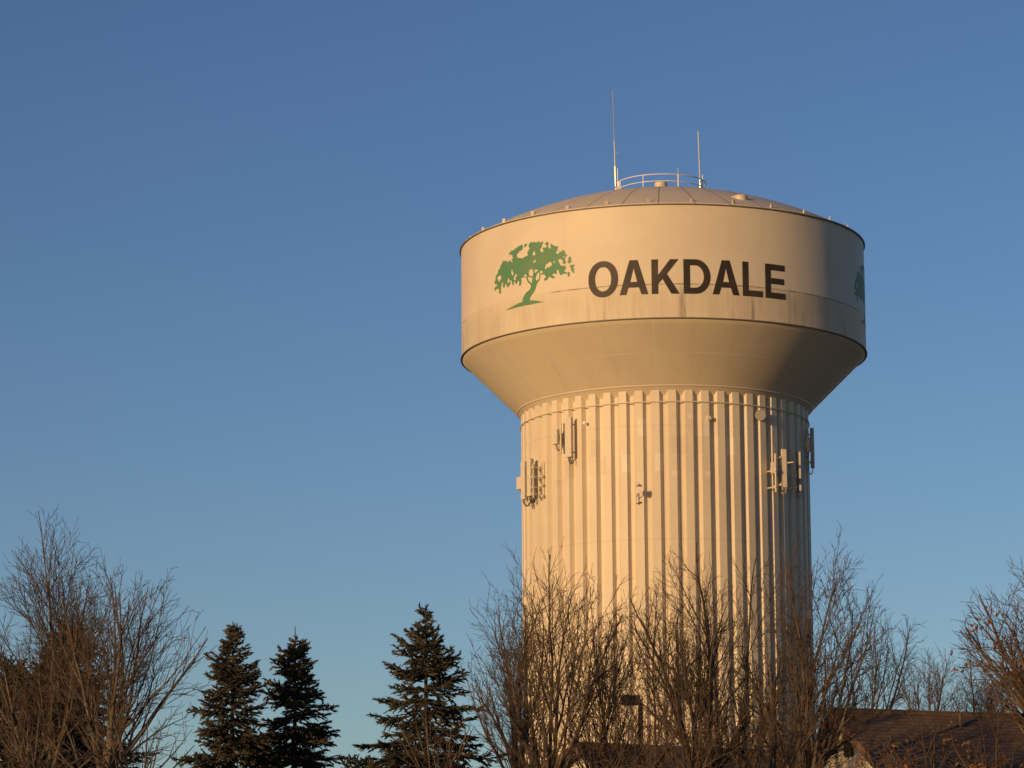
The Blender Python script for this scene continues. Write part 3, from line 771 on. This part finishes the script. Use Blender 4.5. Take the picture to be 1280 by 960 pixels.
# ------------------------------------------------------------------ spruces
def spruce(label, px, Y, top, low_px, low_py, seed, group, mats=('bark_shaded', 'needle'), gap=1.0, droop=14, shape=.76, leader=.35):
    rn = random.Random(seed); s = F / Y
    tp = at(px, top, Y); gz = ground_z(Y)
    t = thing('spruce_tree', label, 'spruce tree', (tp.x, Y, gz), 0, group)
    Ht = tp.z - gz
    Wl = low_px / s; Dl = (low_py - top) / s           # crown radius per metre below the top
    trunk, crown = MB(), MB()
    trunk.tube([(0, 0, -.3), (0.02, 0, Ht * .3), (0, 0.02, Ht * .7), (0, 0, Ht - 0.5), (0, 0, Ht)], [Ht * .016, Ht * .012, Ht * .006, .022, .008], 7)
    def brush(p, d, L, r0):
        n = max(3, int(L / 0.05)); pts = []; rr = []
        for i in range(n + 1):
            q = i / n
            pts.append(p + d * (L * q) - UPV * (0.10 * L * q * q) + unit(rn) * 0.006)
            rr.append((r0 * (1.0 if i % 2 else 0.52) * (1 - .6 * q ** 3) * rn.uniform(.75, 1.2)) if i < n else 0.004)
        crown.tube(pts, rr, 4, cap=False)
        for _ in range(int(L * 34) + 3):                # needle tufts standing off the shoot
            i = rn.randrange(n); c = pts[i]
            v = (d * rn.uniform(.3, 1.1) + unit(rn)).normalized()
            w = v.orthogonal().normalized() * 0.011
            e = c + v * rn.uniform(.05, .10)
            crown.add((c - w, c + w, e), [(0, 1, 2)])
    z = Ht - leader
    while z > max(1.0, Ht * .22):
        dtop = Ht - z
        env = Wl * (dtop / Dl) ** shape + 0.05
        env = min(env, Ht * .30)
        nb = 6 if dtop < 1 else (9 if dtop < 4 else 11)
        a0 = rn.uniform(0, 6.28)
        for k in range(nb):
            if rn.random() < 0.07 and dtop > 1: continue
            a = a0 + 6.283 * k / nb + rn.uniform(-.25, .25)
            L = env * (rn.uniform(.72, 1.2) if rn.random() < .6 else rn.uniform(.35, .8))
            el = R_(52 - 62 * min(1, dtop / 2.6) - droop * min(1, dtop / 8) + rn.uniform(-9, 9)) if dtop < 2.6 else R_(-10 - droop * min(1, dtop / 8) + rn.uniform(-9, 9))
            d = Vector((math.cos(a) * math.cos(el), math.sin(a) * math.cos(el), math.sin(el)))
            zz = z + rn.uniform(-.22, .22) * min(1, dtop)
            n = max(3, int(L / .22)); pts = [Vector((0, 0, zz))]
            for i in range(n):
                q = (i + 1) / n
                d2 = (d + UPV * (0.42 * q * q) + unit(rn) * .05).normalized()
                pts.append(pts[-1] + d2 * (L / n))
            trunk.tube(pts, [max(.006, .012 * L * (1 - .85 * i / n)) for i in range(n + 1)], 4, cap=False)
            brush(pts[-2], (pts[-1] - pts[-2]).normalized(), (pts[-1] - pts[-2]).length * 1.25, .036)
            side = 1; k2 = 0.12 * L
            while k2 < L * .98:
                i = min(n - 1, int(k2 / (L / n))); p = pts[i].lerp(pts[i + 1], k2 / (L / n) - i)
                dd = (pts[i + 1] - pts[i]).normalized()
                sd = dd.cross(UPV).normalized() * side; side = -side
                bl = min(0.62, 0.50 * (L - k2) + 0.14) * rn.uniform(.65, 1.15)
                bd = (dd * rn.uniform(.5, 1.0) + sd * rn.uniform(.5, .95) - UPV * rn.uniform(-.30, .42)).normalized()
                brush(p, bd, bl, .036)
                if bl > .25 and rn.random() < .8:
                    for q in (.4, .7):
                        bd2 = (bd + sd.cross(bd).normalized() * rn.uniform(-.6, .3) + unit(rn) * .55).normalized()
                        brush(p + bd * bl * q, bd2, bl * .5, .032)
                k2 += 0.085 * rn.uniform(.7, 1.3)
        z -= gap * (0.17 if dtop < 2 else (0.22 if dtop < 5 else .30)) * rn.uniform(.8, 1.2)
    brush(Vector((0, 0, Ht - leader - .2)), UPV, leader * .8, .04)
    trunk.build('trunk', M[mats[0]], t, smooth=True)
    o = crown.build('crown', M[mats[1]], t)
    return len(crown.f)
GP = 'spruce trees behind the bare trees'
print('spruce faces', [
 spruce('dark spruce behind the tallest bare tree of the far left', 86, 100, 776, 98, 940, 301, GP, ('bark_shaded', 'needle_dark')),
 spruce('shorter dark spruce at the very edge behind the bare twigs', 16, 98, 822, 88, 950, 307, GP, ('bark_shaded', 'needle_dark')),
 spruce('taller and wider of the two spruces that touch', 291, 92, 776, 72, 960, 311, GP, ('bark_shaded', 'needle')),
 spruce('narrow spruce with a long bare leader, touching a taller spruce', 369, 94, 783, 66, 960, 313, GP, ('bark_shaded', 'needle'), leader=.62),
 spruce('lone spruce with wide drooping tiers left of the tower', 532, 90, 756, 96, 945, 317, GP, ('bark_shaded', 'needle'), 1.35, 12, .85),
 spruce('low spruce whose tip only just shows between the lone spruce and the touching pair', 447, 99, 945, 50, 1010, 331, GP, ('bark_shaded', 'needle_dark'))])

# ------------------------------------------------------------------ houses
def shingle(name, a, b, row):
    m = mat(name, a, 0.9, 0, 0.2); t = NT(m); tc = t.new('ShaderNodeTexCoord')
    br = t.new('ShaderNodeTexBrick'); mp = t.new('ShaderNodeMapping'); t.l.new(tc.outputs['Object'], mp.inputs[0])
    sp = t.new('ShaderNodeSeparateXYZ'); t.l.new(mp.outputs[0], sp.inputs[0])
    t.l.new(t.vec(sp.outputs[0], t.math('MULTIPLY', sp.outputs[2], 1.6), 0.0), br.inputs['Vector'])
    br.inputs['Scale'].default_value = 1.0; br.inputs['Brick Width'].default_value = 0.33; br.inputs['Row Height'].default_value = row
    br.inputs['Mortar Size'].default_value = 0.014; br.inputs['Color1'].default_value = (*a, 1); br.inputs['Color2'].default_value = (*b, 1)
    br.inputs['Mortar'].default_value = (a[0] * .5, a[1] * .5, a[2] * .5, 1)
    n = t.noise(tc.outputs['Object'], 0.9, 4)
    t.l.new(t.mix(t.ramp(n, .4, .75, 0, .5), br.outputs['Color'], (a[0] * .7, a[1] * .7, a[2] * .7)), t.b.inputs['Base Color'])
    return m
M['shingle'] = shingle('brown_shingles', (0.125, 0.082, 0.055), (0.17, 0.114, 0.078), 0.16)
M['siding'] = mat('cream_siding', (0.56, 0.49, 0.36), 0.6)
M['siding_pale'] = mat('pale_siding', (0.60, 0.55, 0.47), 0.6)
M['fascia'] = mat('brown_fascia', (0.16, 0.095, 0.058), 0.6)
M['vent_dark'] = mat('louvre_dark', (0.05, 0.042, 0.035), 0.6)
M['glass'] = mat('window_glass', (0.03, 0.035, 0.04), 0.05, 0, 0.8)
M['white_trim'] = mat('white_trim', (0.75, 0.73, 0.70), 0.5)

def house(name, label, apex, Y, yaw, half_w, pitch_deg, length, wall_m, lap, fill=None):
    """local frame: ridge along +X from the gable at x=0; gable face looks to -X. apex = picture point of the ridge end"""
    p = at(*apex, Y); gz = ground_z(Y); rz = p.z - gz
    t = thing(name, label, 'house', (p.x, p.y, gz), yaw)
    tp = math.tan(R_(pitch_deg)); over = 0.45; ez = rz - tp * half_w
    # walls with real clapboard laps
    w = MB(); x0 = over; L = length
    z = 0.0
    while z < rz - 0.25:
        z2 = min(z + lap, rz - .2)
        def hw(zq): return half_w - .35 if zq <= ez else max(0.02, (rz - .12 - zq) / tp - .02)
        a, b2 = hw(z), hw(z2)
        # gable clapboard (tilted out at its foot)
        w.add([(x0 - .03, -a, z), (x0 - .03, a, z), (x0, b2, z2), (x0, -b2, z2), (x0, -a, z), (x0, a, z)], [(0, 3, 2, 1), (0, 1, 5, 4)])
        if z < ez - .3:
            for sy in (-1, 1):
                yy = sy * (half_w - .35)
                w.add([(x0, yy + sy * .03, z), (L - over, yy + sy * .03, z), (L - over, yy, z2), (x0, yy, z2), (x0, yy, z), (L - over, yy, z)],
                      [(0, 1, 2, 3) if sy < 0 else (0, 3, 2, 1), (0, 4, 5, 1)])
            w.add([(L - over, -a, z), (L - over, a, z), (L - over, a, z2), (L - over, -a, z2)], [(0, 1, 2, 3)])
        z = z2
    w.build('wall', wall_m, t)
    th = 0.16
    r = MB()
    e = half_w + .1; zz = rz - tp * e
    for sy in (-1, 1):
        A = (0, 0, rz); B = (L, 0, rz); Cc = (L, sy * e, zz); D = (0, sy * e, zz)
        dn = [(q[0], q[1], q[2] - th) for q in (A, B, Cc, D)]
        vs = [A, B, Cc, D] + dn
        fs = [(0, 1, 2, 3), (4, 7, 6, 5), (3, 2, 6, 7), (0, 3, 7, 4), (1, 5, 6, 2)]
        r.add(vs, fs)
    rf = r.build('roof', M['shingle'], t)
    c = MB(); c.tube([(0.0, 0, rz + .01), (L, 0, rz + .01)], 0.09, 6); c.build('ridge_cap', M['shingle'], rf)
    f = MB()
    for sy in (-1, 1):
        A = Vector((-.012, 0, rz - .015)); D = Vector((-.012, sy * e, zz - .015)); h = .26
        f.add([A, D, D - UPV * h, A - UPV * h, A + Vector((-.05, 0, 0)), D + Vector((-.05, 0, 0)), D + Vector((-.05, 0, -h)), A + Vector((-.05, 0, -h))],
              [(0, 1, 2, 3), (4, 7, 6, 5), (0, 4, 5, 1), (3, 2, 6, 7), (1, 5, 6, 2)])
    f.build('bargeboard', M['fascia'], t)
    return t, rz, ez, tp, L, half_w

t, rz, ez, tp, L, hw = house('gabled_house', 'house with a cream gable and long brown shingle roof behind the brown shrubs', (1041, 889), 90, R_(22), 3.9, 31, 13.0, M['siding'], 0.16)
b = MB()
for k in range(5): b.box((0.40, 0, rz - 1.05 + k * .10), (.06, .42, .055), Matrix.Rotation(.5, 3, 'Y'))
b.box((0.43, 0, rz - .84), (.03, .5, .6)); b.build('gable_vent', M['vent_dark'], t)
for (x, y) in ((3.3, -.55), (6.6, -.9)):
    b = MB(); b.tube([(x, y, rz + tp * y - .1), (x, y, rz + tp * y + .30)], .05, 10); b.lathe([(.001, rz + tp * y + .05), (.12, rz + tp * y + .02), (.055, rz + tp * y + .1)], 12, c=(x, y)); b.build('roof_pipe', M['fascia'], t)
for yy in (-1.55, 1.0):
    b = MB(); b.box((.43, yy, ez - 1.0), (.07, 1.1, 1.35)); wn = b.build('window', M['white_trim'], t)
    b = MB(); b.box((.385, yy, ez - 1.0), (.03, .92, 1.17)); b.build('pane', M['glass'], wn)
t2, rz, ez, tp, L, hw = house('low_roofed_house', 'house with pale clapboards and shallow brown roof at the foot of the tower', (716, 931), 104, R_(30), 4.4, 17, 10.5, M['siding_pale'], 0.13)
b = MB(); b.box((.43, -1.2, ez - .9), (.07, 1.2, 1.2)); wn = b.build('window', M['white_trim'], t2)
b = MB(); b.box((.385, -1.2, ez - .9), (.03, 1.02, 1.02)); b.build('pane', M['glass'], wn)

# ------------------------------------------------------------------ lamp post
Yl = 96; pt = at(800.5, 881, Yl); top = at(790, 869, Yl)
t = thing('street_lamp', 'dark shoebox street lamp on a square pole behind bare twigs', 'street lamp', (pt.x, Yl, ground_z(Yl)))
hz = top.z - ground_z(Yl); M['lamp'] = mat('bronze_lamp_paint', (0.035, 0.028, 0.022), 0.5)
b = MB(); b.box((0, 0, (hz - .12) / 2), (.13, .13, hz - .1)); b.build('pole', M['lamp'], t)
b = MB(); b.box((-.26, 0, hz - .13), (.50, .38, .23)); hd = b.build('lamp_head', M['lamp'], t)
b = MB(); b.box((-.26, 0, hz - .255), (.4, .3, .02)); b.build('lens', M['glass'], hd)

# ------------------------------------------------------------------ ground
mb = MB(); ys = [-3000, -600, -150, -40, 0, 20] + list(range(30, 270, 10)) + [320, 500, 900, 1800, 4000, 9000]; xs = [-9000, -3000, -900, -300] + list(range(-150, 151, 15)) + [300, 900, 3000, 9000]
rg = random.Random(5)
for y in ys:
    for x in xs: mb.v.append((x, y, ground_z(y) + (rg.uniform(-.08, .0) if abs(x) < 200 else 0)))
n = len(xs)
for j in range(len(ys) - 1):
    for i in range(n - 1): mb.f.append((j * n + i, j * n + i + 1, (j + 1) * n + i + 1, (j + 1) * n + i))
gm = mat('dormant_grass', (0.16, 0.13, 0.075), 0.95); tt = NT(gm); tc = tt.new('ShaderNodeTexCoord')
tt.l.new(tt.mix(tt.ramp(tt.noise(tc.outputs['Object'], .15, 6), .35, .7), (0.11, 0.085, 0.05), (0.06, 0.055, 0.032)), tt.b.inputs['Base Color'])
tag(mb.build('ground', gm, smooth=True), 'dormant brown grass ground sloping up to the tower', 'ground', kind='structure')

# ------------------------------------------------------------------ light
SUN_EL, SUN_AZ = 7.5, 40.5          # degrees; azimuth measured from the camera's back towards its left
ts = Vector((-math.sin(R_(SUN_AZ)) * math.cos(R_(SUN_EL)), -math.cos(R_(SUN_AZ)) * math.cos(R_(SUN_EL)), math.sin(R_(SUN_EL))))
sd = bpy.data.lights.new('sun', 'SUN'); sd.energy = 3.72; sd.angle = R_(0.5); sd.color = (1.0, 0.62, 0.27)
so = bpy.data.objects.new('sun', sd); C.objects.link(so); so.rotation_euler = (-ts).to_track_quat('-Z', 'Y').to_euler()
w = bpy.data.worlds.new('World'); SC.world = w; w.use_nodes = True
nt = w.node_tree; bg = nt.nodes['Background']
sky = nt.nodes.new('ShaderNodeTexSky'); sky.sky_type = 'NISHITA'; sky.sun_disc = False
sky.sun_elevation = R_(SUN_EL); sky.sun_rotation = R_(180 + SUN_AZ)
sky.air_density = 1.0; sky.dust_density = 0.3; sky.ozone_density = 2.5; sky.altitude = 300
gm_ = nt.nodes.new('ShaderNodeGamma'); gm_.inputs['Gamma'].default_value = 1.38
nt.links.new(sky.outputs[0], gm_.inputs['Color'])
tn = nt.nodes.new('ShaderNodeMix'); tn.data_type = 'RGBA'; tn.blend_type = 'MULTIPLY'; tn.inputs[0].default_value = 1.0
nt.links.new(gm_.outputs[0], tn.inputs[6]); tn.inputs[7].default_value = (0.692, 0.585, 0.633, 1)
nt.links.new(tn.outputs[2], bg.inputs['Color']); bg.inputs['Strength'].default_value = 0.10
SC.view_settings.view_transform = 'Standard'; SC.view_settings.look = 'None'; SC.view_settings.exposure = 0.0; SC.view_settings.gamma = 1.0
SC.view_settings.use_curve_mapping = False
SC.cycles.max_bounces = 6
